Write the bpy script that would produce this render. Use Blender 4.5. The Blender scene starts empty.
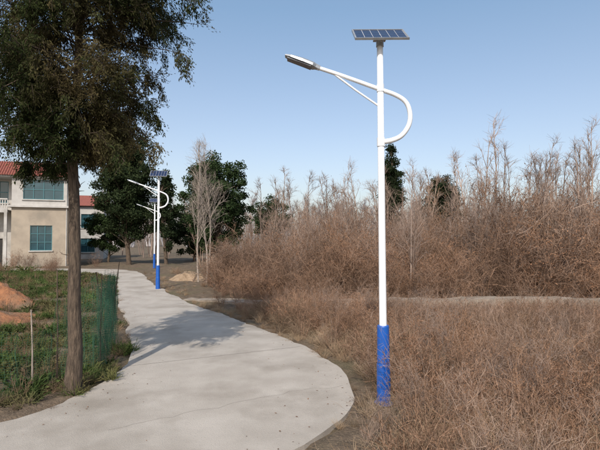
import bpy, math, numpy as np
from mathutils import Vector
rng = np.random.default_rng(7)
scene = bpy.context.scene
scene.view_settings.view_transform = 'Standard'
scene.view_settings.look = 'None'
scene.view_settings.exposure = 0

# ------------------------------------------------------------------ helpers
def link(o, parent=None):
    scene.collection.objects.link(o)
    if parent: o.parent = parent
    return o
def empty(name, loc=(0,0,0), rz=0):
    e = bpy.data.objects.new(name, None); e.location = loc; e.rotation_euler = (0,0,rz)
    e.empty_display_size = 0.2
    return link(e)

class B:
    def __init__(s): s.v=[]; s.f=[]; s.m=[]; s.r=[]; s.n=0
    def add(s, V, F, mat=0, rnd=None):
        V=np.asarray(V,float).reshape(-1,3); F=np.asarray(F,int).reshape(-1,4)
        s.v.append(V); s.f.append(F+s.n); s.n+=len(V)
        s.m.append(np.full(len(F),mat)); s.r.append(rng.random(len(F)) if rnd is None else np.broadcast_to(rnd,(len(F),)))
    def tubes(s,P,R,sides=3,mat=0):
        N,K,_=P.shape
        T=P[:,-1]-P[:,0]; T/=np.linalg.norm(T,axis=1,keepdims=True)+1e-9
        ref=np.where(np.abs(T[:,2:3])>0.8,np.array([[1.,0,0]]),np.array([[0,0,1.]]))
        a=np.cross(T,ref); a/=np.linalg.norm(a,axis=1,keepdims=True)+1e-9
        b=np.cross(T,a)
        th=np.arange(sides)*2*math.pi/sides
        ring=np.cos(th)[None,:,None]*a[:,None,:]+np.sin(th)[None,:,None]*b[:,None,:]
        V=P[:,:,None,:]+R[:,:,None,None]*ring[:,None,:,:]
        base=(np.arange(N)*K*sides)[:,None,None]
        k=(np.arange(K-1)*sides)[None,:,None]; j=np.arange(sides)[None,None,:]; j2=(j+1)%sides
        F=np.stack([base+k+j,base+k+j2,base+k+sides+j2,base+k+sides+j],-1).reshape(-1,4)
        rr=np.repeat(rng.random(N),(K-1)*sides)
        s.add(V,F,mat,rr)
    def ribs(s,P,R,mat=0):
        N,K,_=P.shape
        T=P[:,-1]-P[:,0]; T/=np.linalg.norm(T,axis=1,keepdims=True)+1e-9
        a=np.cross(T,rng.normal(size=T.shape)); a/=np.linalg.norm(a,axis=1,keepdims=True)+1e-9
        V=np.stack([P-R[:,:,None]*a[:,None],P+R[:,:,None]*a[:,None]],2)
        base=(np.arange(N)*K*2)[:,None]; k=(np.arange(K-1)*2)[None]; q=base+k
        F=np.stack([q,q+1,q+3,q+2],-1).reshape(-1,4)
        s.add(V,F,mat,np.repeat(rng.random(N),K-1))
    def leaves(s,C,U,l,w,mat=0):
        N=len(C); U=U/(np.linalg.norm(U,axis=1,keepdims=True)+1e-9)
        Q=rng.normal(size=(N,3)); W=np.cross(U,Q); W/=np.linalg.norm(W,axis=1,keepdims=True)+1e-9
        l=np.broadcast_to(l,(N,))[:,None]; w=np.broadcast_to(w,(N,))[:,None]
        V=np.stack([C-U*l*.5,C+W*w*.5,C+U*l*.5,C-W*w*.5],1)
        s.add(V,np.arange(N*4).reshape(N,4),mat,rng.random(N))
    def box(s,x0,x1,y0,y1,z0,z1,mat=0):
        V=[(x0,y0,z0),(x1,y0,z0),(x1,y1,z0),(x0,y1,z0),(x0,y0,z1),(x1,y0,z1),(x1,y1,z1),(x0,y1,z1)]
        F=[(0,3,2,1),(4,5,6,7),(0,1,5,4),(1,2,6,5),(2,3,7,6),(3,0,4,7)]
        s.add(V,F,mat,0.5)
    def mesh(s,name,mats,smooth=False):
        V=np.concatenate(s.v); F=np.concatenate(s.f); M=np.concatenate(s.m); R=np.concatenate(s.r)
        me=bpy.data.meshes.new(name)
        me.vertices.add(len(V)); me.vertices.foreach_set('co',V.astype(np.float32).ravel())
        me.loops.add(F.size); me.loops.foreach_set('vertex_index',F.astype(np.int32).ravel())
        me.polygons.add(len(F))
        me.polygons.foreach_set('loop_start',np.arange(0,F.size,4,dtype=np.int32))
        me.polygons.foreach_set('loop_total',np.full(len(F),4,dtype=np.int32))
        me.polygons.foreach_set('material_index',M.astype(np.int32))
        me.polygons.foreach_set('use_smooth',np.full(len(F),bool(smooth)))
        at=me.attributes.new('rnd','FLOAT','FACE'); at.data.foreach_set('value',R.astype(np.float32))
        for m in mats: me.materials.append(m)
        me.update(calc_edges=True)
        SRC[me.name]=(V,F,M,R,list(mats))
        return me
    def obj(s,name,mats,parent=None,smooth=False,loc=None):
        o=bpy.data.objects.new(name,s.mesh(name,mats,smooth))
        if loc is not None: o.location=loc
        return link(o,parent)
SRC={}
def patch(name,items):
    """merge several plants (mesh,x,y,sx,sz) into one mesh"""
    b=B(); mats=[]
    for me,x,y,sx,sz in items:
        V,F,M,R,ms=SRC[me.name]
        idx=[]
        for m in ms:
            if m not in mats: mats.append(m)
            idx.append(mats.index(m))
        a=rng.uniform(0,6.28); c,s_=math.cos(a),math.sin(a)
        W=np.stack([(V[:,0]*c-V[:,1]*s_)*sx+x,(V[:,0]*s_+V[:,1]*c)*sx+y,V[:,2]*sz],1)
        tx,ty=rng.normal(size=2)*.12; W[:,0]+=W[:,2]*tx; W[:,1]+=W[:,2]*ty
        b.v.append(W); b.f.append(F+b.n); b.n+=len(W); b.m.append(np.array(idx)[M])
        b.r.append(np.clip(R*.55+rng.random()*.45,0,1))
    return b.mesh(name,mats)

def grow(S,D,L,K,wob,grav=0.):
    S=np.asarray(S,float); D=np.asarray(D,float); N=len(S)
    L=np.broadcast_to(L,(N,)); st=(L/(K-1))[:,None]
    P=[S]; d=D/(np.linalg.norm(D,axis=1,keepdims=True)+1e-9)
    for k in range(K-1):
        d=d+rng.normal(size=(N,3))*wob; d[:,2]+=grav
        d/=np.linalg.norm(d,axis=1,keepdims=True)+1e-9
        P.append(P[-1]+d*st)
    return np.stack(P,1)
def kids(P,per,t0,t1,ang,up=0.):
    N,K,_=P.shape
    idx=np.repeat(np.arange(N),per); t=rng.uniform(t0,t1,len(idx))*(K-1)
    i=np.minimum(t.astype(int),K-2); fr=(t-i)[:,None]
    a=P[idx,i]; b=P[idx,i+1]; S=a*(1-fr)+b*fr
    T=b-a; T/=np.linalg.norm(T,axis=1,keepdims=True)+1e-9
    q=np.cross(T,rng.normal(size=T.shape)); q/=np.linalg.norm(q,axis=1,keepdims=True)+1e-9
    an=ang*rng.uniform(.6,1.3,len(idx))[:,None]
    D=T*np.cos(an)+q*np.sin(an); D[:,2]+=up
    return S,D,idx,t/(K-1)
def taper(N,K,r0,r1):
    r0=np.broadcast_to(r0,(N,)); r1=np.broadcast_to(r1,(N,))
    u=np.linspace(0,1,K)[None]
    return r0[:,None]*(1-u)+r1[:,None]*u

# ------------------------------------------------------------------ materials
def newmat(name):
    m=bpy.data.materials.new(name); m.use_nodes=True
    nt=m.node_tree; nt.nodes.clear()
    return m,nt,nt.nodes,nt.links
def mixc(N,Lk,f,a,b,mode='MIX'):
    n=N.new('ShaderNodeMix'); n.data_type='RGBA'; n.blend_type=mode
    for i,v in ((0,f),(6,a),(7,b)):
        if isinstance(v,(int,float)): n.inputs[i].default_value=v
        elif isinstance(v,tuple): n.inputs[i].default_value=(*v[:3],1)
        else: Lk.new(v,n.inputs[i])
    return n.outputs[2]
def noise(N,Lk,scale,detail=4,vec=None,rough=.6):
    n=N.new('ShaderNodeTexNoise'); n.inputs['Scale'].default_value=scale; n.inputs['Detail'].default_value=detail
    n.inputs['Roughness'].default_value=rough
    if vec is not None: Lk.new(vec,n.inputs['Vector'])
    return n.outputs['Fac']
def ramp(N,Lk,src,p0,p1,c0=(0,0,0),c1=(1,1,1)):
    r=N.new('ShaderNodeValToRGB'); e=r.color_ramp.elements
    e[0].position=p0; e[1].position=p1; e[0].color=(*c0,1); e[1].color=(*c1,1)
    Lk.new(src,r.inputs[0]); return r.outputs[0]
def geo(N): return N.new('ShaderNodeNewGeometry').outputs['Position']

def foliage(name,c1,c2,c3=None,clump=1.0,trans=.25,lo=.6,hi=1.35):
    m,nt,N,Lk=newmat(name)
    a=N.new('ShaderNodeAttribute'); a.attribute_name='rnd'
    col=mixc(N,Lk,a.outputs['Fac'],c1,c2)
    oi=N.new('ShaderNodeObjectInfo')
    if c3: 
        f=ramp(N,Lk,noise(N,Lk,clump*.6,1,geo(N)),.45,.62)
        col=mixc(N,Lk,f,col,c3)
    cl=ramp(N,Lk,noise(N,Lk,clump,2,geo(N)),.3,.7,(lo,)*3,(hi,)*3)
    col=mixc(N,Lk,1.0,col,cl,'MULTIPLY')
    ob=ramp(N,Lk,oi.outputs['Random'],0,1,(.80,.82,.85),(1.18,1.14,1.08))
    col=mixc(N,Lk,1.0,col,ob,'MULTIPLY')
    d=N.new('ShaderNodeBsdfDiffuse'); Lk.new(col,d.inputs[0]); out=d.outputs[0]
    if trans>0:
        t=N.new('ShaderNodeBsdfTranslucent'); mx=N.new('ShaderNodeMixShader')
        mx.inputs[0].default_value=trans
        Lk.new(col,t.inputs[0]); Lk.new(d.outputs[0],mx.inputs[1]); Lk.new(t.outputs[0],mx.inputs[2]); out=mx.outputs[0]
    o=N.new('ShaderNodeOutputMaterial'); Lk.new(out,o.inputs[0])
    return m
def surf(name,c1,c2,scale=3,rough=.8,bump=.0,bscale=30,metal=0,stretch=None,c3=None,s3=.4,spec=.3,speck=None):
    m,nt,N,Lk=newmat(name)
    p=geo(N)
    v=p
    if stretch:
        mp=N.new('ShaderNodeMapping'); mp.inputs['Scale'].default_value=stretch; Lk.new(p,mp.inputs[0]); v=mp.outputs[0]
    col=mixc(N,Lk,ramp(N,Lk,noise(N,Lk,scale,8,v),.35,.65),c1,c2)
    if c3: col=mixc(N,Lk,ramp(N,Lk,noise(N,Lk,s3,5,p),.48,.68),col,c3)
    if speck:
        col=mixc(N,Lk,ramp(N,Lk,noise(N,Lk,speck[0],3,p,.8),speck[1],speck[1]+.06),col,speck[2])
    b=N.new('ShaderNodeBsdfPrincipled'); Lk.new(col,b.inputs['Base Color'])
    b.inputs['Roughness'].default_value=rough; b.inputs['Metallic'].default_value=metal
    b.inputs['Specular IOR Level'].default_value=spec
    if bump:
        bn=N.new('ShaderNodeBump'); bn.inputs['Strength'].default_value=bump; bn.inputs['Distance'].default_value=.05
        Lk.new(noise(N,Lk,bscale,6,v),bn.inputs['Height']); Lk.new(bn.outputs[0],b.inputs['Normal'])
    o=N.new('ShaderNodeOutputMaterial'); Lk.new(b.outputs[0],o.inputs[0])
    return m

M_soil=surf('dry_ground',(.18,.13,.088),(.085,.062,.042),3.5,.95,1,22,c3=(.11,.095,.05),s3=.6,speck=(38,.58,(.27,.21,.145)))
M_road=surf('concrete',(.44,.395,.345),(.36,.32,.275),1.1,.9,.35,70,c3=(.27,.235,.195),s3=.5,speck=(55,.62,(.25,.22,.18)))
M_path=surf('old_concrete',(.32,.27,.22),(.19,.155,.12),3,.9,.3,40)
M_joint=surf('joint',(.16,.135,.11),(.25,.22,.19),8,.95)
M_white=surf('white_paint',(.80,.81,.82),(.74,.75,.76),4,.38,spec=.5)
M_blue=surf('blue_paint',(.012,.095,.40),(.010,.08,.34),6,.4,spec=.5)
M_metal=surf('galvanised',(.42,.43,.44),(.34,.35,.36),9,.45,metal=.6)
M_lens=surf('lamp_lens',(.16,.17,.19),(.10,.11,.12),20,.15,spec=.6)
M_cell=surf('solar_cell',(.012,.018,.05),(.018,.028,.07),12,.15,spec=.6)
M_bark=surf('cedar_bark',(.17,.125,.09),(.06,.045,.034),5,.95,1.0,9,stretch=(6,6,.9))
M_bark2=surf('grey_bark',(.38,.32,.27),(.22,.18,.15),5,.95,stretch=(5,5,1))
M_orange=surf('red_soil',(.32,.145,.07),(.20,.09,.048),4,.95,1,12,c3=(.17,.12,.08),s3=1.3)
M_tansoil=surf('tan_soil',(.33,.24,.16),(.23,.16,.10),4,.95,1,9)
F_cedar=foliage('cedar_foliage',(.030,.045,.018),(.074,.086,.032),(.112,.090,.042),1.3,.26,.55,1.35)
F_dark=foliage('dark_cedar_foliage',(.018,.030,.015),(.042,.056,.027),None,.9,.2)
F_camphor=foliage('broadleaf_foliage',(.023,.042,.018),(.055,.080,.034),None,.8,.2)
F_twig=foliage('dry_twig',(.185,.114,.078),(.33,.22,.158),None,.8,0,.65,1.2)
F_gtwig=foliage('grey_twig',(.20,.145,.115),(.34,.26,.215),None,.5,0,.8,1.2)
F_dleaf=foliage('dry_leaf',(.205,.10,.057),(.36,.205,.122),(.155,.095,.062),.5,0,.55,1.25)
F_straw=foliage('straw',(.27,.19,.12),(.45,.345,.24),(.20,.135,.09),.6,0,.58,1.15)
F_red=foliage('red_weed',(.195,.102,.063),(.34,.21,.135),(.15,.10,.07),.45,0,.5,1.2)
F_green=foliage('green_weed',(.045,.080,.024),(.105,.145,.05),(.14,.125,.06),1.5,.2)
F_far=foliage('hazy_twig',(.28,.27,.28),(.38,.36,.37),None,.2,0,.8,1.2)  # pale grey puts distance haze into the far trees' twig colour
M_net=foliage('green_net',(.035,.09,.06),(.06,.13,.085),None,1,.0)

# ------------------------------------------------------------------ road & ground
Ledge=[(-12,1.0),(-8,4.0),(-6,5.6),(-4.9,6.2),(-4.21,6.6),(-3.74,7.17),(-3.53,8.13),(-3.57,9.23),(-4.02,11.08),(-4.95,13.25),(-6.54,16.9),(-8.46,21.4),(-11.0,27.7),(-13.8,32.5),(-16.5,34.6),(-21,35.6),(-28,36),(-60,36)]
Redge=[(-6,-4.0),(-2.5,1.5),(-1.0,4.0),(-.1,5.6),(.34,6.28),(.68,7.0),(.88,7.76),(.85,8.7),(.6,9.83),(0,11.3),(-1.09,13.25),(-2.7,15.8),(-4.5,18.75),(-6.6,22.6),(-9.0,27.7),(-11.2,33),(-13.6,36.9),(-17.5,38.9),(-28,39.3),(-60,39.5)]
def resamp(pts,n):
    p=np.array(pts,float); 
    P=np.vstack([2*p[0]-p[1],p,2*p[-1]-p[-2]]); out=[]
    for i in range(1,len(P)-2):
        for t in np.linspace(0,1,12,endpoint=False):
            a,b,c,d=P[i-1],P[i],P[i+1],P[i+2]
            out.append(.5*((2*b)+(-a+c)*t+(2*a-5*b+4*c-d)*t*t+(-a+3*b-3*c+d)*t**3))
    out.append(P[-2]); q=np.array(out)
    s=np.concatenate([[0],np.cumsum(np.linalg.norm(np.diff(q,axis=0),axis=1))])
    u=np.linspace(0,s[-1],n)
    return np.stack([np.interp(u,s,q[:,0]),np.interp(u,s,q[:,1])],1)
NR=420
Lp=resamp(Ledge,NR); Rp=resamp(Redge,NR)
poly=np.vstack([Lp,Rp[::-1]])
allE=np.vstack([Lp,Rp])
def inpoly(x,y,poly=poly):
    x=np.asarray(x); y=np.asarray(y); c=np.zeros(x.shape,bool); n=len(poly); j=n-1
    for i in range(n):
        xi,yi=poly[i]; xj,yj=poly[j]
        if yi!=yj:
            c^=((yi>y)!=(yj>y))&(x<(xj-xi)*(y-yi)/(yj-yi)+xi)
        j=i
    return c
def edist(x,y):
    x=np.asarray(x,float).ravel(); y=np.asarray(y,float).ravel(); out=np.empty(len(x))
    for i in range(0,len(x),4000):
        d=(x[i:i+4000,None]-allE[None,:,0])**2+(y[i:i+4000,None]-allE[None,:,1])**2
        out[i:i+4000]=np.sqrt(d.min(1))
    ins=inpoly(x,y); out[ins]*=-1
    return out
def bumps(x,y):
    return (np.sin(x*1.3+1)*np.cos(y*1.1+.3)*.5+np.sin(x*.47+y*.6)*.6+np.sin(x*3.1-y*2.3)*.18+np.cos(x*2.1+y*3.7)*.15)
def gz(x,y):
    x=np.asarray(x,float); y=np.asarray(y,float); sh=x.shape
    d=edist(x,y).reshape(sh)
    m=np.clip((d-.1)/1.5,0,1)
    return np.where(d<0.05,-.04,.02+m*.07*bumps(x,y)) 
gx=np.concatenate([[-1500,-600,-250,-120,-70],np.arange(-45,-16,.45),np.arange(-16,16,.2),np.arange(16,45.01,.45),[70,120,250,600,1500]])
gy=np.concatenate([[-300,-100,-40,-15],np.arange(-5,22,.2),np.arange(22,55.01,.45),[70,100,160,300,700,2000]])
X,Y=np.meshgrid(gx,gy); Z=gz(X,Y)
dd=edist(X,Y).reshape(X.shape); Z+=np.where(dd>.15,rng.normal(size=X.shape)*.012,0)
far=(np.abs(X)>46)|(Y>56)|(Y<-6); Z[far]=np.where(inpoly(X[far],Y[far]),-.04,0)
V=np.stack([X,Y,Z],-1).reshape(-1,3); nx=len(gx); ny=len(gy)
ii,jj=np.meshgrid(np.arange(ny-1),np.arange(nx-1),indexing='ij'); a=(ii*nx+jj).ravel()
g=B(); g.add(V,np.stack([a,a+1,a+nx+1,a+nx],1)); g.obj('ground',[M_soil],smooth=True)

def strip(name,L,R,z,th,mat,jit=.0,cols=6):
    b=B(); n=len(L)
    k=np.ones(5)/5
    l=L+np.convolve(rng.normal(size=n)*jit,k,'same')[:,None]*np.array([1,.3]); r=R+np.convolve(rng.normal(size=n)*jit,k,'same')[:,None]*np.array([1,.3])
    u=np.linspace(0,1,cols)
    top=l[:,None]*(1-u)[None,:,None]+r[:,None]*u[None,:,None]
    zz=np.broadcast_to(np.asarray(z,float).reshape(-1,1,1),(n,cols,1)) if np.ndim(z) else np.full((n,cols,1),z)
    T=np.concatenate([top,zz],2)
    lo0=T[:,:1].copy(); lo0[...,2]-=th; lo1=T[:,-1:].copy(); lo1[...,2]-=th
    A=np.concatenate([lo0,T,lo1],1); c=cols+2
    ii,jj=np.meshgrid(np.arange(n-1),np.arange(c-1),indexing='ij'); q=(ii*c+jj).ravel()
    b.add(A,np.stack([q,q+1,q+c+1,q+c],1)); return b.obj(name,[mat])
strip('concrete_road',Lp,Rp,.05,.2,M_road,.13)
b=B()
for i in range(20,NR-60,21):
    l=Lp[i]
    j=np.argmin(((Rp-l)**2).sum(1)); r=Rp[j]
    d=(r-l)/np.linalg.norm(r-l); nrm=np.array([-d[1],d[0]])*.005
    pts=np.linspace(0.02,.98,14)[:,None]*(r-l)+l
    for k in range(13):
        p,q=pts[k],pts[k+1]
        b.add([(*(p-nrm),.054),(*(q-nrm),.054),(*(q+nrm),.054),(*(p+nrm),.054)],[(0,1,2,3)])
for (x0,y0,dx,dy,n) in [(-2.6,6.3,.16,.10,22),(-3.6,14.2,.14,.06,10)]:
    p=np.array([x0,y0]); d=np.array([dx,dy])
    for k in range(n):
        q=p+d+rng.normal(size=2)*.05; t=(q-p)/np.linalg.norm(q-p); nr=np.array([-t[1],t[0]])*.002
        b.add([(*(p-nr),.0545),(*(q-nr),.0545),(*(q+nr),.0545),(*(p+nr),.0545)],[(0,1,2,3)]); p=q
b.obj('road_joints',[M_joint])
pc=resamp([(-4.9,19.9),(-1,18.4),(3,17.5),(8,17.0),(14,16.9),(30,17.4),(45,18)],160)
tn=np.gradient(pc,axis=0); tn/=np.linalg.norm(tn,axis=1,keepdims=True); nn=np.stack([-tn[:,1],tn[:,0]],1)
strip('side_path',pc+nn*.42,pc-nn*.38,np.interp(pc[:,0],[-5,-2,3,8,40],[.06,.10,.30,.46,.5])+np.convolve(rng.normal(size=160)*.04,np.ones(3)/3,'same'),.7,M_path,.3,4)
def pdist(x,y): return np.sqrt(((np.asarray(x)[:,None]-pc[None,:,0])**2+(np.asarray(y)[:,None]-pc[None,:,1])**2).min(1))

def mound(name,cx,cy,rx,ry,h,mat):
    b=B(); n=90
    u=np.linspace(-1,1,n); X,Y=np.meshgrid(u,u); r=np.sqrt(X**2+Y**2)*(1+.15*np.sin(np.arctan2(Y,X)*3+cx)+.08*np.sin(np.arctan2(Y,X)*7))
    z=np.clip(1-r**1.6,-.3,1)*h; z+= (bumps(X*5+cx,Y*5)*.12+bumps(X*13,Y*12+cx)*.08+bumps(X*31,Y*28+cx)*.04+rng.normal(size=X.shape)*.025)*h*np.clip(1.1-r,0,1)*1.5
    V=np.stack([cx+X*rx,cy+Y*ry,z-.03],-1).reshape(-1,3)
    ii,jj=np.meshgrid(np.arange(n-1),np.arange(n-1),indexing='ij'); a=(ii*n+jj).ravel()
    b.add(V,np.stack([a,a+1,a+n+1,a+n],1))
    return b.obj(name,[mat],smooth=True)
mound('red_soil_mound',-12.3,17.8,2.4,1.7,.9,M_orange)
mound('red_soil_mound',-10.2,15.0,1.7,1.1,.28,M_orange)
mound('tan_soil_pile',-6.9,29.0,1.3,1.1,.55,M_tansoil)

# ------------------------------------------------------------------ solar street lamps
def crom(pts,m=8):
    p=np.array(pts,float); P=np.vstack([2*p[0]-p[1],p,2*p[-1]-p[-2]]); out=[]
    for i in range(1,len(P)-2):
        for t in np.linspace(0,1,m,endpoint=False):
            a,b,c,d=P[i-1],P[i],P[i+1],P[i+2]
            out.append(.5*((2*b)+(-a+c)*t+(2*a-5*b+4*c-d)*t*t+(-a+3*b-3*c+d)*t**3))
    out.append(P[-2]); return np.array(out)
def sweep(b,path,r,sides=14,mat=0):
    T=np.gradient(path,axis=0); T/=np.linalg.norm(T,axis=1,keepdims=True)
    a=np.tile([0,1.,0],(len(path),1)); c=np.cross(T,a); c/=np.linalg.norm(c,axis=1,keepdims=True)
    th=np.arange(sides)*2*math.pi/sides; r=np.broadcast_to(r,(len(path),))
    V=path[:,None]+r[:,None,None]*(np.cos(th)[None,:,None]*a[:,None]+np.sin(th)[None,:,None]*c[:,None])
    K=len(path); k=(np.arange(K-1)*sides)[:,None]; j=np.arange(sides)[None]; j2=(j+1)%sides
    b.add(V,np.stack([k+j,k+j2,k+sides+j2,k+sides+j],-1).reshape(-1,4),mat,.5)
def lathe(b,prof,sides=20,mat=0,cx=0,cy=0):
    th=np.arange(sides)*2*math.pi/sides
    V=np.array([[(cx+r*math.cos(t),cy+r*math.sin(t),z) for t in th] for z,r in prof])
    K=len(prof); k=(np.arange(K-1)*sides)[:,None]; j=np.arange(sides)[None]; j2=(j+1)%sides
    b.add(V,np.stack([k+j,k+j2,k+sides+j2,k+sides+j],-1).reshape(-1,4),mat,.5)
def street_lamp(x,y,rz=0,tilt=0):
    e=empty('solar_street_lamp',(x,y,0.02),rz); e.rotation_euler[1]=tilt
    b=B(); lathe(b,[(.0,.062),(3,.056),(5.85,.049),(5.855,.0)]); b.obj('pole',[M_white],e,True)
    b=B(); lathe(b,[(0,.0),(.0,.15),(.014,.15),(.015,.112),(.05,.110),(.62,.106),(.63,.099),(1.22,.094),(1.235,.088),(1.236,.06)],40)
    b.obj('blue_base_sleeve',[M_blue],e,False)
    b=B()
    for k in range(4):
        t=math.pi/4+k*math.pi/2; lathe(b,[(.014,.012),(.05,.012),(.051,0)],6,0,.13*math.cos(t),.13*math.sin(t))
    b.obj('anchor_bolts',[M_metal],e)
    b=B(); b.box(-.028,.028,-.1095,-.09,.34,.54); b.obj('access_door',[M_blue],e)
    arm=crom([(-1.02,0,5.405),(-.71,0,5.30),(-.38,0,5.18),(-.06,0,5.06),(.24,0,4.95),(.41,0,4.83),(.475,0,4.65),(.455,0,4.46),(.34,0,4.29),(.18,0,4.21),(.0,0,4.18)])
    b=B(); sweep(b,arm,np.linspace(.032,.043,len(arm))); b.obj('curved_arm',[M_white],e,True)
    b=B(); sweep(b,np.array([(-.74,0,5.29),(-.4,0,5.03),(-.03,0,4.77)]),.016,10); b.obj('brace',[M_white],e,True)
    b=B()
    lathe(b,[(4.11,.055),(4.111,.064),(4.25,.064),(4.251,.05)],24); lathe(b,[(5.0,.05),(5.001,.060),(5.12,.060),(5.121,.05)],24); b.obj('clamps',[M_white],e)
    b=B(); d=np.array([-.94,0,.36]); d/=np.linalg.norm(d); up=np.array([.36,0,.94]); up/=np.linalg.norm(up); w=np.array([0,1,0.])
    st=np.array([-.98,0,5.39])
    secs=[(0,.04,.04,.04),(.07,.06,.045,.04),(.12,.105,.05,.045),(.30,.12,.05,.045),(.50,.105,.035,.035),(.60,.06,.015,.02)]
    V=[]
    for s,hw,t,u in secs:
        c=st+d*s
        V+= [c-w*hw-up*u*.6,c-w*hw*.95+up*t*.3,c-w*hw*.5+up*t,c+w*hw*.5+up*t,c+w*hw*.95+up*t*.3,c+w*hw-up*u*.6]
    F=[]
    for i in range(len(secs)-1):
        for j in range(6):
            F.append((i*6+j,i*6+(j+1)%6,(i+1)*6+(j+1)%6,(i+1)*6+j))
    F+= [(0,1,2,3),(0,3,4,5)]; n=(len(secs)-1)*6; F+=[(n,n+1,n+2,n+3),(n,n+3,n+4,n+5)]
    b.add(V,F,0,.5)
    b.obj('luminaire_housing',[M_metal],e)
    b=B(); c0=st+d*.14-up*.03; c1=st+d*.55-up*.03
    Vv=[]
    for c,h in ((c0,.09),(c1,.08)):
        Vv+=[c-w*h,c+w*h,c+w*h-up*.018,c-w*h-up*.018]
    b.add(Vv,[(0,1,5,4),(1,2,6,5),(2,3,7,6),(3,0,4,7),(0,3,2,1),(4,5,6,7)],0,.5); b.obj('luminaire_lens',[M_lens],e)
    pe=bpy.data.objects.new('solar_panel',None); link(pe,e); pe.location=(.0,-.0,5.945); pe.rotation_euler=(math.radians(37),0,math.radians(0))
    W,D=.43,.29
    b=B(); b.box(-W,W,-D,-D+.022,-.018,.018); b.box(-W,W,D-.022,D,-.018,.018); b.box(-W,-W+.022,-D+.022,D-.022,-.018,.018); b.box(W-.022,W,-D+.022,D-.022,-.018,.018)
    b.obj('panel_frame',[M_metal],pe)
    b=B(); b.box(-W+.022,W-.022,-D+.022,D-.022,-.008,.006); b.obj('panel_backing',[M_white],pe)
    b=B()
    nx_,ny_=6,4; cw=(2*W-.05)/nx_; ch=(2*D-.05)/ny_
    for i in range(nx_):
        for j in range(ny_):
            x0=-W+.025+i*cw; y0=-D+.025+j*ch; b.box(x0+.003,x0+cw-.003,y0+.003,y0+ch-.003,.007,.010)
    b.obj('solar_cells',[M_cell],pe)
    b=B(); b.box(-.30,.30,-.02,.02,-.045,-.02); b.box(-.02,.02,-.2,.2,-.075,-.047); b.obj('panel_rails',[M_metal],pe)
    b=B(); lathe(b,[(5.74,.05),(5.741,.062),(5.83,.062),(5.84,.045),(5.93,.04)],16); b.box(-.10,.10,-.08,.08,5.852,5.88); b.obj('top_bracket',[M_metal],e)
    return e
street_lamp(1.335,7.4,0,math.radians(-.35))
street_lamp(-7.27,23.6,math.radians(8))
street_lamp(-12.8,40.5,math.radians(12))

# ------------------------------------------------------------------ trees
def cedar(name,x,y,H,z0,prof,nl,leafn,ls,leafmat,bark,r0,lean=(0,0),sub=8,nc=9,lr=1.):
    e=empty(name,(x,y,0))
    K=14; zz=np.linspace(-.1,H,K); P=np.stack([lean[0]*zz/H+np.sin(zz*1.1)*.03+.02*np.sin(zz*2.7),lean[1]*zz/H+np.cos(zz*.9)*.03,zz],1)
    R=r0*(1-.85*np.clip(zz/H,0,1))+r0*.35*np.exp(-np.clip(zz,0,9)*3)
    b=B(); b.tubes(P[None],R[None],12)
    hz=z0+(H-z0)*rng.random(nl)**1.05; az=rng.uniform(0,2*math.pi,nl)
    S=np.stack([np.interp(hz,zz,P[:,0]),np.interp(hz,zz,P[:,1]),hz],1)
    rr=np.interp(hz,[p[0] for p in prof],[p[1] for p in prof])*rng.uniform(.55,1.08,nl)
    D=np.stack([np.cos(az),np.sin(az),rng.uniform(.1,.7,nl)],1)
    Lm=grow(S,D,rr*1.1,7,.12,-.08)
    b.tubes(Lm,taper(nl,7,(.006+.009*rr)*lr,.004*lr),5)
    ns=9; hs=rng.uniform(z0*.45,z0,ns); az=rng.uniform(0,6.28,ns)
    SS=np.stack([np.interp(hs,zz,P[:,0]),np.interp(hs,zz,P[:,1]),hs],1)
    st=grow(SS,np.stack([np.cos(az),np.sin(az),np.full(ns,.4)],1),rng.uniform(.2,.9,ns)*r0*5,5,.2); b.tubes(st,taper(ns,5,.012,.003),4)
    S2,D2,idx,t=kids(Lm,sub,.15,1,.9,-.05)
    L2=rr[idx]*.34*(1.25-t*.6)*rng.uniform(.6,1.2,len(idx))
    P2=grow(S2,D2,L2,5,.16,-.10); b.tubes(P2,taper(len(P2),5,.005*lr,.002*lr),3)
    b.obj('trunk_and_limbs',[bark],e,True)
    b=B()
    dl=rng.uniform(.5,1.,nl); dens=dl[idx]*rng.uniform(.55,1.2,len(P2))
    S3,D3,id3,t3=kids(P2,nc,.05,1,.8,-.25)
    keep=rng.random(len(S3))<dens[id3]; S3=S3[keep]; D3=D3[keep]
    l3=ls*rng.uniform(3,7,len(S3)); P3=grow(S3,D3,l3,3,.15,-.25); b.ribs(P3,taper(len(P3),3,ls*.06,ls*.03),1)
    S4,D4,_,_=kids(P3,leafn,.0,1,.6,-.2)
    S4=S4+rng.normal(size=S4.shape)*ls*.55
    b.leaves(S4,D4,ls*rng.uniform(.7,1.6,len(S4)),ls*.38*rng.uniform(.6,1.3,len(S4)),0)
    b.obj('foliage',[leafmat,bark],e)
    print(name,len(S4)); return e
cedar('cedar_tree',-3.86,7.85,10.8,3.85,[(3.8,.6),(4.25,1.05),(5.0,1.55),(6.3,1.9),(8.2,1.8),(10.8,.3)],240,23,.050,F_cedar,M_bark,.118,(-.0,.1),sub=10)

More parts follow.
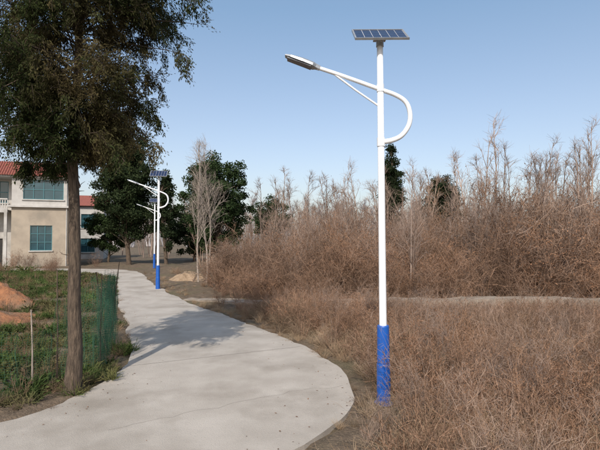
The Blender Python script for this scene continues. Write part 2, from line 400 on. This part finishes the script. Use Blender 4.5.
def leaf_tree(name,x,y,zc,rx,rz,ncl,nleaf,ls,mat,bark,tr=.2,trunks=1,conic=0.,csz=(.14,.27)):
    e=empty(name,(x,y,0)); b=B()
    S=np.stack([rng.normal(size=trunks)*.15,rng.normal(size=trunks)*.15,np.full(trunks,-.1)],1)
    T=grow(S,np.stack([rng.normal(size=trunks)*.05,rng.normal(size=trunks)*.05,np.ones(trunks)],1),zc+rz*.7,7,.03); b.tubes(T,taper(trunks,7,tr,tr*.3),8)
    q=rng.normal(size=(ncl,3)); q/=np.linalg.norm(q,axis=1,keepdims=True); q*=(rng.random(ncl)**.4)[:,None]*rng.uniform(.8,1.08,(ncl,1))
    C=q*np.array([rx,rx,rz]); C[:,:2]*=(1-conic*(q[:,2:3]*.5+.5)); C=C+np.array([0,0,zc])
    ti=rng.integers(0,trunks,ncl); 
    zi=np.clip(((C[:,2]-.15*rz)/(zc+rz*.7)*6).astype(int),1,6); s=T[ti,zi]
    D=C-s; Ld=np.linalg.norm(D,axis=1); Lb=grow(s,D,Ld,5,.06); b.tubes(Lb,taper(ncl,5,tr*.25,.015),4)
    b.obj('trunk_and_limbs',[bark],e,True)
    b=B(); cr=rng.uniform(*csz,ncl)*rx
    o=rng.normal(size=(ncl,nleaf,3)); o/=np.linalg.norm(o,axis=2,keepdims=True); o*=(rng.random((ncl,nleaf,1))**.45)*rng.uniform(.8,1.3,(ncl,nleaf,1))
    L=C[:,None]+o*cr[:,None,None]*np.array([1,1,.75]); 
    U=rng.normal(size=(ncl*nleaf,3))+np.array([0,0,-.4])
    b.leaves(L.reshape(-1,3),U,ls*rng.uniform(.7,1.4,ncl*nleaf),ls*.55,0); b.obj('foliage',[mat],e)
    return e
leaf_tree('camphor_tree',-6.5,36,5.4,2.85,3.7,190,260,.18,F_camphor,M_bark,csz=(.12,.25))
leaf_tree('evergreen_tree',7.0,35,6.0,1.15,3.7,110,170,.14,F_dark,M_bark,.10,conic=.45,csz=(.22,.45))
leaf_tree('evergreen_tree',10.8,35,5.0,1.7,2.4,110,190,.15,F_dark,M_bark,.12,conic=.25,csz=(.18,.36))
leaf_tree('evergreen_tree',-2.6,44,4.4,1.8,2.1,70,170,.17,F_camphor,M_bark,.12,csz=(.18,.34))
leaf_tree('cedar_tree',-17.0,45.5,7.9,3.7,5.9,220,230,.22,F_dark,M_bark,.25,conic=.45,csz=(.12,.26))
leaf_tree('cedar_tree',-13.4,46,5.6,1.4,4.4,90,170,.2,F_dark,M_bark,.2,conic=.6,csz=(.2,.4))
leaf_tree('evergreen_tree',-12.2,53,3.4,2.9,2.8,80,200,.22,F_dark,M_bark,.15)
leaf_tree('evergreen_tree',-20.5,49,3.2,2.4,2.2,70,200,.2,F_camphor,M_bark,.15)

def bare_mesh(name,H,ntr,r,mats,spread=.12,p1=12,p2=6,p3=5,up=.25):
    b=B()
    S=np.stack([rng.normal(size=ntr)*.12*H/6,rng.normal(size=ntr)*.12*H/6,np.full(ntr,-.1 if H>2 else -.02)],1)
    T=grow(S,np.stack([rng.normal(size=ntr)*spread,rng.normal(size=ntr)*spread,np.ones(ntr)],1),H*rng.uniform(.8,1,ntr),9,.05,.02)
    b.tubes(T,taper(ntr,9,r,r*.15),6)
    S,D,i,t=kids(T,p1,.25,1,.7,up); l=H*.28*(1.2-t)*rng.uniform(.6,1.2,len(S)); A=grow(S,D,l,6,.1,.05); b.tubes(A,taper(len(A),6,r*.3,r*.08),3)
    S,D,i,t=kids(A,p2,.2,1,.7,up*.5); C=grow(S,D,l[i]*.42,4,.12,.03); b.ribs(C,taper(len(C),4,r*.14,r*.06))
    S,D,i,t=kids(C,p3,.2,1,.7,.05); E=grow(S,D,H*.045,3,.12); b.ribs(E,taper(len(E),3,r*.08,r*.04))
    return b.mesh(name,mats)
def place(me,name,x,y,s,parent=None,z=0,rz=None,tilt=.06):
    o=bpy.data.objects.new(name,me); o.location=(x,y,z); s=s if hasattr(s,'__len__') else (s,)*3; o.scale=s
    o.rotation_euler=(rng.normal()*tilt,rng.normal()*tilt,rng.uniform(0,6.28) if rz is None else rz); return link(o,parent)
bm=[bare_mesh('bare_tree_%d'%i,1.0,n,.010,[F_gtwig],.14,14,6,4) for i,n in enumerate([1,2,3,2,1])]
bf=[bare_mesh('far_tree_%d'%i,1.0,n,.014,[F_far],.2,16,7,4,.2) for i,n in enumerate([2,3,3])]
sap=[bare_mesh('sapling_%d'%i,1.0,n,.0078,[F_gtwig],.10,18,5,3,.5) for i,n in enumerate([1,2,1,3])]
place(bare_mesh('bare_tree_main',9.6,3,.060,[M_bark2],.035,18,6,5,.8),'bare_tree',-5.65,27.2,1,tilt=.01)
for (x_,y_,h_) in [(.1,34,8.2),(-1.6,38,8.8),(2.2,33,7.9),(-3.2,40,8.2),(3.7,34,7.6),(12.6,30,8.4),(17.5,31,8.8),(8.8,31,8.2),(15.2,29,8.6),(5.6,32,7.6)]: place(bm[rng.integers(5)],'bare_tree',x_,y_,h_,tilt=.03)
for (x_,y_,h_) in [(9.6,25,9.3),(13.3,24,8.5),(4.55,18.9,6.0),(11.6,24.5,7.9),(12.5,22.5,7.2),(8.3,24,7.2),(3.0,25,6.9),(10.6,22,7.5),(6.3,25,6.4),(.9,24,6.0),(14.6,23.5,8.5),(5.2,26,6.6),(7.3,23,6.4),(9.1,21.5,6.9),(12.0,21,6.8),(1.9,22.5,5.8),(-.6,26,6.2),(13.9,22,7.4),(7.9,21,6.2),(10.0,23.5,7.6),(4.1,22.5,6.0),(13.0,20.5,6.5),(-1.8,25.5,5.6),(15.6,24.5,8.4),(11.0,20.3,6.0)]:
    place(sap[rng.integers(4)],'bare_sapling',x_,y_,h_,tilt=.06)
e=empty('distant_bare_trees')
for k in range(120):
    y=rng.uniform(36,65); x=rng.uniform(-.22*y,.9*y)
    place(bm[k%5],'bare_tree_part',x,y,rng.uniform(5.2,7.8)*(.72+y/190),e)
for k in range(34):
    y=rng.uniform(60,85); x=rng.uniform(-1.2*y,-.2*y); place(bm[k%5],'bare_tree_part',x,y,rng.uniform(6,9),e)
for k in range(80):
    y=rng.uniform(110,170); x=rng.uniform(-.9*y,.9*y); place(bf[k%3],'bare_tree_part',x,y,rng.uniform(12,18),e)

# ------------------------------------------------------------------ shrubs / grass libraries
def shrub(i,nst,leaf,twigm,leafm,spread=.5,r=.006,lsz=.03):
    b=B(); a=rng.uniform(0,6.28,nst); rad=rng.random(nst)*.22
    S=np.stack([np.cos(a)*rad,np.sin(a)*rad,np.full(nst,-.03)],1)
    D=np.stack([np.cos(a)*spread*rng.random(nst),np.sin(a)*spread*rng.random(nst),np.ones(nst)],1)
    L=rng.uniform(.5,1.05,nst); T=grow(S,D,L,6,.15,.02); b.tubes(T,taper(nst,6,r,r*.35))
    S,D,i1,t=kids(T,7,.12,1,.85,.03); A=grow(S,D,L[i1]*.31*rng.uniform(.4,1.3,len(S)),4,.2,.03); b.ribs(A,taper(len(A),4,r*.6,r*.3))
    S,D,i2,t=kids(A,4,.1,1,.95,.0); C=grow(S,D,.10*rng.uniform(.5,1.5,len(S)),3,.2); b.ribs(C,taper(len(C),3,r*.42,r*.25))
    if leaf:
        S,D,_,_=kids(C,leaf,.1,1,.9,-.3); S=S+rng.normal(size=S.shape)*.008
        S=S[S[:,2]>.02]; 
        U=rng.normal(size=S.shape)+np.array([0,0,-.5]); b.leaves(S,U,lsz*rng.uniform(.5,1.3,len(S)),lsz*.5,1)
    return b.mesh('shrub_mesh_%d'%i,[twigm,leafm])
leafy=[shrub(i,24,2,F_twig,F_dleaf,.65,.0045,.021) for i in range(5)]
twiggy=[shrub(10+i,22,1,F_gtwig,F_dleaf,.45,.0034,.014) for i in range(5)]
def tuft(i,n,h,mat,w=.006,spread=.45,seed=False,seedm=None):
    b=B(); a=rng.uniform(0,6.28,n); rad=rng.random(n)*.14
    S=np.stack([np.cos(a)*rad,np.sin(a)*rad,np.full(n,-.03)],1)
    D=np.stack([np.cos(a)*spread*rng.random(n)*1.4,np.sin(a)*spread*rng.random(n)*1.4,np.ones(n)],1)
    T=grow(S,D,h*rng.uniform(.35,1.0,n),6,.12,-.10); b.ribs(T,taper(n,6,w*.6,w*.15))
    S,D,_,_=kids(T,2,.1,.8,.5,0); A=grow(S,D,h*.3*rng.uniform(.5,1.2,len(S)),4,.18,-.15); b.ribs(A,taper(len(A),4,w*.42,w*.15))
    if seed:
        S,D,_,_=kids(T[:n//3],9,.6,1,.5,-.1); b.leaves(S,D,.022,.008,1)
    return b.mesh('tuft_mesh_%d'%i,[mat,seedm or mat])
grass=[tuft(i,70,1.0,F_straw,.0075,.5,True,F_straw) for i in range(5)]
def weed(i,n=9):
    b=B(); a=rng.uniform(0,6.28,n); rad=rng.random(n)*.12
    S=np.stack([np.cos(a)*rad,np.sin(a)*rad,np.full(n,-.03)],1)
    D=np.stack([np.cos(a)*.3,np.sin(a)*.3,np.ones(n)],1)
    L=rng.uniform(.55,1.0,n); T=grow(S,D,L,6,.08); b.tubes(T,taper(n,6,.0045,.002))
    S,D,i1,_=kids(T,13,.2,1,.85,.12); A=grow(S,D,.15*rng.uniform(.4,1.4,len(S)),4,.18,.05); b.ribs(A,taper(len(A),4,.0028,.0016))
    S,D,_,_=kids(A,7,.2,1,.9,.0); b.leaves(S,D,.022*rng.uniform(.5,1.4,len(S)),.010,1)
    return b.mesh('weed_mesh_%d'%i,[F_twig,F_red])
weeds=[weed(i) for i in range(5)]
greens=[tuft(30+i,60,.35,F_green,.014,.9) for i in range(3)]
def leafygreen(i):
    b=B(); n=26; a=rng.uniform(0,6.28,n); S=np.zeros((n,3)); D=np.stack([np.cos(a),np.sin(a),rng.uniform(.4,1.6,n)],1)
    T=grow(S,D,.25*rng.uniform(.6,1.2,n),4,.1,-.1); b.tubes(T,taper(n,4,.004,.002))
    S,D,_,_=kids(T,9,.3,1,.5); b.leaves(S,D,.06*rng.uniform(.6,1.4,len(S)),.032); return b.mesh('veg_%d'%i,[F_green])
veg=[leafygreen(i) for i in range(3)]
def disc(n,r):
    a=rng.uniform(0,6.28,n); q=np.sqrt(rng.random(n))*r; return np.cos(a)*q,np.sin(a)*q
def field_patch(i):
    it=[]; kind=i%3   # 0 mixed, 1 straw rich, 2 twiggy weeds
    for x,y in zip(*disc([16,19,10][kind],.85)):
        h=rng.uniform(.3,.72); it.append((grass[rng.integers(5)],x,y,h*1.3,h))
    for x,y in zip(*disc([6,3,9][kind],.85)):
        h=rng.uniform(.5,1.2); it.append((weeds[rng.integers(5)],x,y,h*1.0,h))
    for x,y in zip(*disc([1,1,2][kind],.7)):
        h=rng.uniform(.5,1.0); it.append((leafy[rng.integers(5)],x,y,h*1.1,h))
    for x,y in zip(*disc([1,0,2][kind],.7)):
        h=rng.uniform(.7,1.35); it.append((twiggy[rng.integers(5)],x,y,h*.75,h))
    return patch('field_patch_%d'%i,it)
fields=[field_patch(i) for i in range(9)]
def thick_patch(i,kind):
    it=[]
    for x,y in zip(*disc(5,.5)):
        h=rng.uniform(.6,1.15)
        m=leafy if rng.random()<(.85,.35)[kind] else twiggy
        it.append((m[rng.integers(5)],x,y,h*(rng.uniform(.8,1.1) if kind==0 else rng.uniform(.5,.75)),h))
    return patch('thicket_patch_%d_%d'%(kind,i),it)
tp0=[thick_patch(i,0) for i in range(6)]; tp1=[thick_patch(i,1) for i in range(6)]
def green_patch(i):
    it=[]
    for x,y in zip(*disc(14,.6)):
        s=rng.uniform(.5,1.3); it.append(((greens+veg)[rng.integers(6)],x,y,s,s))
    for x,y in zip(*disc(3,.6)):
        h=rng.uniform(.12,.3); it.append((grass[rng.integers(5)],x,y,h*1.8,h))
    return patch('green_patch_%d'%i,it)
gp=[green_patch(i) for i in range(6)]

def scatter(n,x0,x1,y0,y1,cond=None,margin=.1,pm=.65):
    x=rng.uniform(x0,x1,n); y=rng.uniform(y0,y1,n)
    k=(edist(x,y)>margin)&(pdist(x,y)>pm)
    if cond is not None: k&=cond(x,y)
    x=x[k]; y=y[k]; return x,y,gz(x,y)
def jgrid(step,x0,x1,y0,y1,cond,margin,pm):
    X,Y=np.meshgrid(np.arange(x0,x1,step),np.arange(y0,y1,step)); x=(X+rng.uniform(-.4,.4,X.shape)*step).ravel(); y=(Y+rng.uniform(-.4,.4,X.shape)*step).ravel()
    k=(edist(x,y)>margin)&(pdist(x,y)>pm)&cond(x,y); return x[k],y[k],gz(x[k],y[k])
vis=lambda x,y:(x<y*.8+3)
any5=lambda L:L[rng.integers(len(L))]

e=empty('dry_shrub_thicket')
pathy=lambda x: np.interp(x,pc[:,0],pc[:,1])
hx=[-9,-5,-1.9,1.9,4,6.2,8.5,10.5,14.3,30]; hh=[1.3,2.0,3.1,4.1,3.7,3.3,4.2,4.8,4.6,4.8]
right=lambda x,y:(x>-(y-14.5)*.47+.2)&(y<90)
x,y,z=jgrid(1.3,-9,26,18,23.5,lambda x,y:(y>pathy(x)+1.3)&right(x-.5,y)&vis(x,y),1.2,1.3)
for X_,Y_,Z_ in zip(x,y,z):
    h=np.interp(X_,hx,hh)*np.clip(.42+(Y_-pathy(X_))*.08,.42,.8)*rng.uniform(.7,1.2)
    place(any5(tp0),'shrub_part',X_,Y_,h,e,Z_,tilt=.06)
x,y,z=jgrid(1.75,-9,30,20.5,31,lambda x,y:(y>pathy(x)+2)&right(x-.7,y)&vis(x,y),1.6,2)
for X_,Y_,Z_ in zip(x,y,z):
    h=np.interp(X_*22/Y_,hx,hh)*rng.uniform(.75,1.15)*(.8+.2*Y_/22)
    place(any5(tp1),'shrub_part',X_,Y_,h,e,Z_,tilt=.05)
x,y,z=scatter(110,-8,20,18,21,lambda x,y:(y>pathy(x)+1.0)&right(x,y)&vis(x,y),.9)
for X_,Y_,Z_ in zip(x,y,z):
    h=rng.uniform(.8,1.7); place(any5(leafy),'shrub_part',X_,Y_,h,e,Z_,tilt=.1)
e=empty('dry_grass')
dl=lambda x,y: np.hypot(x-1.33,y-7.4)
x,y,z=jgrid(.78,-5,15,4,17,lambda x,y:(x>np.minimum(-(y-11)*.62+.1,1.1))&vis(x,y)&(y<pathy(x)-1.1)&(np.hypot(x,y)>4.2)&(dl(x,y)>.95),1.05,1.2)
for X_,Y_,Z_ in zip(x,y,z):
    s=rng.uniform(.75,1.15)*(np.clip(1.3-(Y_-10.5)*.13,.55,1) if X_>3 else 1)
    place(any5(fields),'grass_part',X_,Y_,(1,1,s),e,Z_,tilt=.03)
x,y,z=scatter(800,-5,13,3.6,15,lambda x,y:(x>-2-(y-11)*.5)&vis(x,y)&(np.hypot(x,y)>2.8)&(dl(x,y)>.15)&(edist(x,y)>.35)&((edist(x,y)<1.35)|(dl(x,y)<1.2)),.02)
for X_,Y_,Z_ in zip(x,y,z):
    h=rng.uniform(.22,.5); place(any5(grass),'grass_part',X_,Y_,(h*1.3,h*1.3,h),e,Z_,tilt=.2)
x,y,z=scatter(420,-6,18,15,21,lambda x,y:right(x,y)&vis(x,y),.2,.42)
for X_,Y_,Z_ in zip(x,y,z):
    h=rng.uniform(.25,.6); place(any5(grass),'grass_part',X_,Y_,(h*1.4,h*1.4,h),e,Z_)
x,y,z=scatter(1500,-8,2.6,4.5,19,lambda x,y:(x>-2-(y-11)*.5)&(dl(x,y)>.12),-.02)
k=edist(x,y)<.7; x,y,z=x[k],y[k],z[k]
for X_,Y_,Z_ in zip(x,y,z):
    h=rng.uniform(.08,.3); place(any5(grass),'grass_part',X_,Y_,(h*1.6,h*1.6,h),e,max(Z_,0),tilt=.3)
x,y,z=scatter(1300,-16,-3.0,6.2,34,lambda x,y:(edist(x,y)<.8),-.02)
for X_,Y_,Z_ in zip(x,y,z):
    h=rng.uniform(.10,.30); place(any5(grass),'grass_part',X_,Y_,(h*1.5,h*1.5,h),e,max(Z_,0),tilt=.25)
x,y,z=scatter(450,-16,-4,6.2,30,lambda x,y:(x<-4),.2)
for X_,Y_,Z_ in zip(x,y,z):
    h=rng.uniform(.08,.25); place(any5(grass),'grass_part',X_,Y_,(h*2,h*2,h),e,Z_,tilt=.25)
e=empty('dry_weeds')
x,y,z=scatter(380,-5,10,5.4,16.5,lambda x,y:(x>-(y-11)*.62-.9*(y<8))&vis(x,y)&(dl(x,y)>.3)&(edist(x,y)>.3)&((edist(x,y)<1.35)|(dl(x,y)<1.2)),.15)
for X_,Y_,Z_ in zip(x,y,z):
    h=rng.uniform(.35,.8); place(any5(weeds),'weed_part',X_,Y_,h,e,Z_,tilt=.18)
for (x_,y_,h_) in [(1.2,6.2,.65),(1.75,7.1,.8),(1.8,8.2,1.3),(2.2,8.6,1.4),(1.55,9.3,1.2),(2.5,9.6,1.3),(.85,6.0,.55),(1.6,6.4,.7),(2.0,7.7,1.0),(1.45,8.5,.8),(1.4,9.5,.9),(.4,12.6,1.1),(-.3,13.7,1.2),(-1.0,14.9,1.1),(-2.1,16.6,1.1),(-3.0,17.9,1.0),(1.1,11.4,1.0),(1.9,6.0,.8),(2.3,6.8,.9),(2.6,7.6,1.0)]:
    place(any5(twiggy) if h_<.85 else any5(leafy),'shrub_part',x_,y_,(h_*.9,h_*.9,h_),e,0,tilt=.15)
x,y,z=scatter(400,-16,-2,17,36,lambda x,y:(edist(x,y)<2.6)&(x>-(y-14.5)*.47-.4)&(np.hypot(x+6.9,y-29)>1.1),.25)
for X_,Y_,Z_ in zip(x,y,z):
    h=rng.uniform(.3,.8); m=[leafy,grass,weeds][rng.integers(3)]
    place(any5(m),'shrub_part',X_,Y_,(h*1.3,h*1.3,h),e,Z_,tilt=.1)

# ------------------------------------------------------------------ garden on the left
leftc=lambda x,y:(x<-3.4)&(x<-3.4-(y-9)*.43)&(y<35.5)&(y>6)
e=empty('garden_plants')
x,y,z=jgrid(.85,-26,-3.6,6.4,35,lambda x,y:leftc(x,y)&(x>-y*.72-2)&(np.hypot((x+12.3)/2.3,(y-17.8)/1.6)>1)&(np.hypot((x+10.2)/1.5,(y-15.0)/.9)>1)&(bumps(x*.8,y*.8)>-.6),.5,.5)
for X_,Y_,Z_ in zip(x,y,z):
    place(any5(gp),'plant_part',X_,Y_,rng.uniform(.7,1.2),e,Z_)
x,y,z=scatter(300,-20,-4.2,7,30,leftc,.4)
for X_,Y_,Z_ in zip(x,y,z):
    h=rng.uniform(.35,.8); place(any5(weeds),'plant_part',X_,Y_,h,e,Z_)
x,y,z=scatter(300,-34,-17,32,41,lambda x,y:(np.abs(y-34.6)<1.1),.1)
for X_,Y_,Z_ in zip(x,y,z):
    h=rng.uniform(.5,1.4); lf=rng.random()<.4
    place(any5(leafy) if lf else any5(veg+greens),'plant_part',X_,Y_,h*(1.2 if lf else 2.2),e,Z_)
x,y,z=scatter(16,-34,-18,40.5,42,lambda x,y:y<40.2+(x+28)*.36,.3)
for X_,Y_,Z_ in zip(x,y,z): place(any5(leafy),'plant_part',X_,Y_,rng.uniform(1,1.8),e,Z_)

def net(name,pts,h0,h1,layers,cell,wr,wrk,posts=True,sag=.12,pmat=M_bark2):
    e=empty(name); b=B(); p=resamp(pts,140); s=np.concatenate([[0],np.cumsum(np.linalg.norm(np.diff(p,axis=0),axis=1))]); Lt=s[-1]
    for ly in range(layers):
        ph=rng.uniform(0,6.28,6); 
        def pos(u,v):
            x=np.interp(u,s,p[:,0]); y=np.interp(u,s,p[:,1])
            H=h0+(h1-h0)*(.5+.5*np.sin(u*1.7+ph[0]))*1.0
            H=H-sag*np.abs(np.sin(u*2.1+ph[5]))
            wv=wrk*(np.sin(u*9+ph[1]+v*2)+.6*np.sin(u*17+ph[2]-v*3)+.5*np.sin(v*7+ph[3]+u*3))
            return np.stack([x+wv,y+wv*.6+ly*.05,v*H+.02],-1)
        nu=int(Lt/cell); nv=int(h1/cell)
        us=np.linspace(0,Lt,nu); vs=np.linspace(0,1,24)
        P=pos(us[:,None]+0*vs[None],0*us[:,None]+vs[None]); b.tubes(P,np.full(P.shape[:2],wr))
        vv=np.linspace(0,1,nv); u2=np.linspace(0,Lt,int(Lt/.08))
        P=pos(0*vv[:,None]+u2[None],vv[:,None]+0*u2[None])
        b.tubes(P,np.full(P.shape[:2],wr))
    b.obj('netting',[M_net],e)
    b=B(); us=np.arange(0,Lt+.01,1.15)+0
    S=np.stack([np.interp(us,s,p[:,0]),np.interp(us,s,p[:,1]),np.full(len(us),-.1)],1)
    T=grow(S,np.array([[0,0,1.]]).repeat(len(S),0)+rng.normal(size=(len(S),3))*.05,h1*rng.uniform(1.0,1.15,len(S)),5,.02); b.tubes(T,taper(len(S),5,.016,.011),6)
    b.obj('posts',[pmat],e,True); return e
net('garden_net_fence',[(-4.45,8.5),(-4.0,9.0),(-4.4,10.6),(-5.0,12.4)],1.6,1.95,3,.055,.0018,.06,sag=.25,pmat=M_bark)
net('garden_net_fence',[(-7.5,6.55),(-5.6,6.95),(-4.75,7.5),(-4.45,8.5)],.9,1.35,1,.05,.0018,.04,sag=.2)

# ------------------------------------------------------------------ buildings
W_pl=surf('tan_plaster',(.38,.32,.25),(.31,.26,.205),.9,.9,.2,20,c3=(.24,.21,.17),s3=.5)
W_wh=surf('grey_white_plaster',(.50,.48,.45),(.41,.39,.365),1.1,.9,.2,20,c3=(.32,.30,.27),s3=.6)
W_tile=surf('red_roof_tile',(.27,.085,.06),(.19,.065,.05),5,.8,.6,12)
W_glass=surf('blue_glass',(.015,.05,.065),(.03,.08,.10),.8,.08,spec=.7)
W_frame=surf('teal_frame',(.06,.15,.17),(.07,.18,.20),4,.5)
W_dark=surf('dark_interior',(.03,.03,.03),(.05,.045,.04),2,.9)
def wall(b,x0,x1,z0,z1,y,th,holes,mat=0):
    xs=sorted({x0,x1,*[h[0] for h in holes],*[h[1] for h in holes]}); zs=sorted({z0,z1,*[h[2] for h in holes],*[h[3] for h in holes]})
    for i in range(len(xs)-1):
        for j in range(len(zs)-1):
            cx=(xs[i]+xs[i+1])/2; cz=(zs[j]+zs[j+1])/2
            if any(h[0]<cx<h[1] and h[2]<cz<h[3] for h in holes): continue
            b.box(xs[i],xs[i+1],y,y+th,zs[j],zs[j+1],mat)
def window(e,x0,x1,z0,z1,y,nx,nz,fm=None):
    fm=fm or W_frame
    b=B(); b.box(x0,x1,y+.12,y+.14,z0,z1); b.obj('window_glass',[W_glass],e)
    b=B(); t=.06
    for k in range(nx+1):
        c=x0+(x1-x0)*k/nx; c=min(max(c,x0+t/2),x1-t/2); b.box(c-t/2,c+t/2,y+.06,y+.115,z0,z1)
    for k in range(nz+1):
        c=z0+(z1-z0)*k/nz; c=min(max(c,z0+t/2),z1-t/2)
        b.box(x0+t,x1-t,y+.07,y+.11,c-t/2,c+t/2)
    b.obj('window_frame',[fm],e)
    b=B(); b.box(x0-.1,x1+.1,y-.1,y-.002,z0-.1,z0-.003); b.obj('window_sill',[W_wh],e)
e=empty('village_house',(-21.7,43,0),math.radians(20))
b=B(); hl=[(-3.1,-1.3,1.5,3.8)]
wall(b,-4.6,0,0,5.45,0,.24,hl); b.box(-.24,0,.24,8,0,5.45); b.box(-4.6,-4.36,.24,8,0,5.45)
b.obj('lower_walls',[W_pl],e); window(e,-3.1,-1.3,1.5,3.8,0,3,3)
b=B(); hu=[(-3.7,-.4,6.2,8.0)]
wall(b,-4.6,0,5.62,8.15,0,.24,hu); b.box(-.24,0,.24,8,5.62,8.15); b.box(-4.6,-4.36,.24,8,5.62,8.15); b.obj('upper_walls',[W_wh],e); window(e,-3.7,-.4,6.2,8.0,0,4,2)
b=B(); b.box(-4.9,.2,-.25,8,5.45,5.62); b.obj('floor_slab',[W_wh],e)
b=B(); wall(b,-12.0,-4.6,0,8.15,1.6,.24,[(-7.4,-5.2,5.9,7.9),(-10.5,-8.4,5.9,7.9),(-7.2,-5.6,0,2.6),(-10.5,-8.6,1.2,3.4)]); b.box(-12.0,-11.76,1.84,8,0,8.15); b.obj('left_wing_walls',[W_wh],e)
window(e,-7.4,-5.2,5.9,7.9,1.6,3,2); window(e,-10.5,-8.4,5.9,7.9,1.6,3,2); window(e,-10.5,-8.6,1.2,3.4,1.6,3,2)
b=B(); b.box(-7.2,-5.6,1.7,1.76,0,2.6); b.obj('door',[W_dark],e)
b=B(); b.box(-12.2,-4.9,-.1,1.6,4.95,5.2); b.box(-12.2,-4.9,-.1,-.0,5.2,5.35); b.box(-12.2,-4.9,-.12,.02,6.1,6.22)
for k in range(38): b.box(-12.15+k*.195,-12.07+k*.195,-.08,-.02,5.35,6.1)
b.obj('balcony',[W_wh],e)
b=B(); b.box(-5.15,-4.92,-.1,.12,0,4.95); b.box(-8.6,-8.37,-.1,.12,0,4.95); b.obj('balcony_columns',[W_wh],e)
b=B(); b.box(-12.2,.2,-.2,8.1,8.15,8.3); b.obj('eaves_slab',[W_wh],e)
b=B()
for k in range(64):
    x=-12.35+k*.197
    b.add([(x,-.45,8.31),(x+.19,-.45,8.31),(x+.19,1.6,9.75),(x,1.6,9.75),(x+.05,-.45,8.39),(x+.14,-.45,8.39),(x+.14,1.6,9.83),(x+.05,1.6,9.83)],[(0,1,5,4),(1,2,6,5),(2,3,7,6),(3,0,4,7),(4,5,6,7)])
    b.add([(x,1.6,9.75),(x+.19,1.6,9.75),(x+.19,8.4,8.31),(x,8.4,8.31)],[(0,1,2,3)])
b.obj('tile_roof',[W_tile],e)
b=B(); b.add([(0.0,0,8.3),(0.0,1.6,9.7),(0.0,8,8.32),(0.0,4,8.3)],[(0,1,2,3)]); b.obj('gable',[W_pl],e)
b=B(); lathe(b,[(0.0,.05),(8.1,.05)],8,0,-.12,-.06); b.obj('downpipe',[W_wh],e)
e=empty('white_house',(-25.4,57,0),math.radians(18))
b=B(); wall(b,-5,1,0,6.6,0,.24,[(-1.6,0,3.9,5.6),(-1.6,0,.9,2.6)]); b.box(.76,1,.24,7,0,6.6); b.box(-5,-4.76,.24,7,0,6.6); b.obj('walls',[W_wh],e)
window(e,-1.6,0,3.9,5.6,0,2,2); window(e,-1.6,0,.9,2.6,0,2,2)
b=B(); b.add([(-5.3,-.4,6.61),(1.3,-.4,6.61),(1.3,3.6,8.2),(-5.3,3.6,8.2),(1.3,7.5,6.61),(-5.3,7.5,6.61)],[(0,1,2,3),(3,2,4,5),(0,5,4,1)]); b.obj('roof',[W_tile],e)

b=B(); n=4200; x=rng.uniform(-9,1,n); y=rng.uniform(5,24,n); d=edist(x,y); k=(d<-.02)&(rng.random(n)<np.exp(d*2.8)+.02); x=x[k]; y=y[k]
U=rng.normal(size=(len(x),3)); U[:,2]*=.15; C=np.stack([x,y,np.full(len(x),.060)],1)
W=np.stack([-U[:,1],U[:,0],rng.normal(size=len(x))*.2],1); U/=np.linalg.norm(U,axis=1,keepdims=True); W/=np.linalg.norm(W,axis=1,keepdims=True)
l=rng.uniform(.008,.025,len(x))[:,None]
b.add(np.stack([C-U*l,C+W*l*.5,C+U*l,C-W*l*.5],1),np.arange(len(x)*4).reshape(-1,4)); b.obj('leaf_litter',[F_dleaf])

# ------------------------------------------------------------------ light, sky, camera
el=math.radians(42); az=math.radians(180+10)
sd=Vector((math.sin(az)*math.cos(el),math.cos(az)*math.cos(el),math.sin(el)))
w=bpy.data.worlds.new('World'); scene.world=w; w.use_nodes=True
nt=w.node_tree; N=nt.nodes; Lk=nt.links; bg=N['Background']; sky=N.new('ShaderNodeTexSky'); sky.sky_type='NISHITA'; sky.sun_disc=False
sky.sun_elevation=el; sky.sun_rotation=az; sky.air_density=1.0; sky.dust_density=2.6; sky.ozone_density=1.2; sky.altitude=0
tc=N.new('ShaderNodeTexCoord'); sp=N.new('ShaderNodeSeparateXYZ'); Lk.new(tc.outputs['Generated'],sp.inputs[0])
hz=ramp(N,Lk,sp.outputs['Z'],0,.45,(1.95,1.68,1.62),(.62,1.05,1.42))
ad=mixc(N,Lk,1.0,sky.outputs[0],hz,'ADD')
Lk.new(ad,bg.inputs[0]); bg.inputs[1].default_value=.138
sl=bpy.data.lights.new('sun','SUN'); sl.energy=4.1; sl.angle=math.radians(.53); sl.color=(1,.93,.84)
so=bpy.data.objects.new('sun',sl); so.rotation_euler=(-sd).to_track_quat('-Z','Y').to_euler(); link(so)
cam=bpy.data.cameras.new('camera'); cam.sensor_width=36; cam.lens=27.6; cam.clip_end=5000; cam.clip_start=.1
co=bpy.data.objects.new('camera',cam); co.location=(0,0,2.65); co.rotation_euler=(math.radians(91.62),0,0); link(co); scene.camera=co
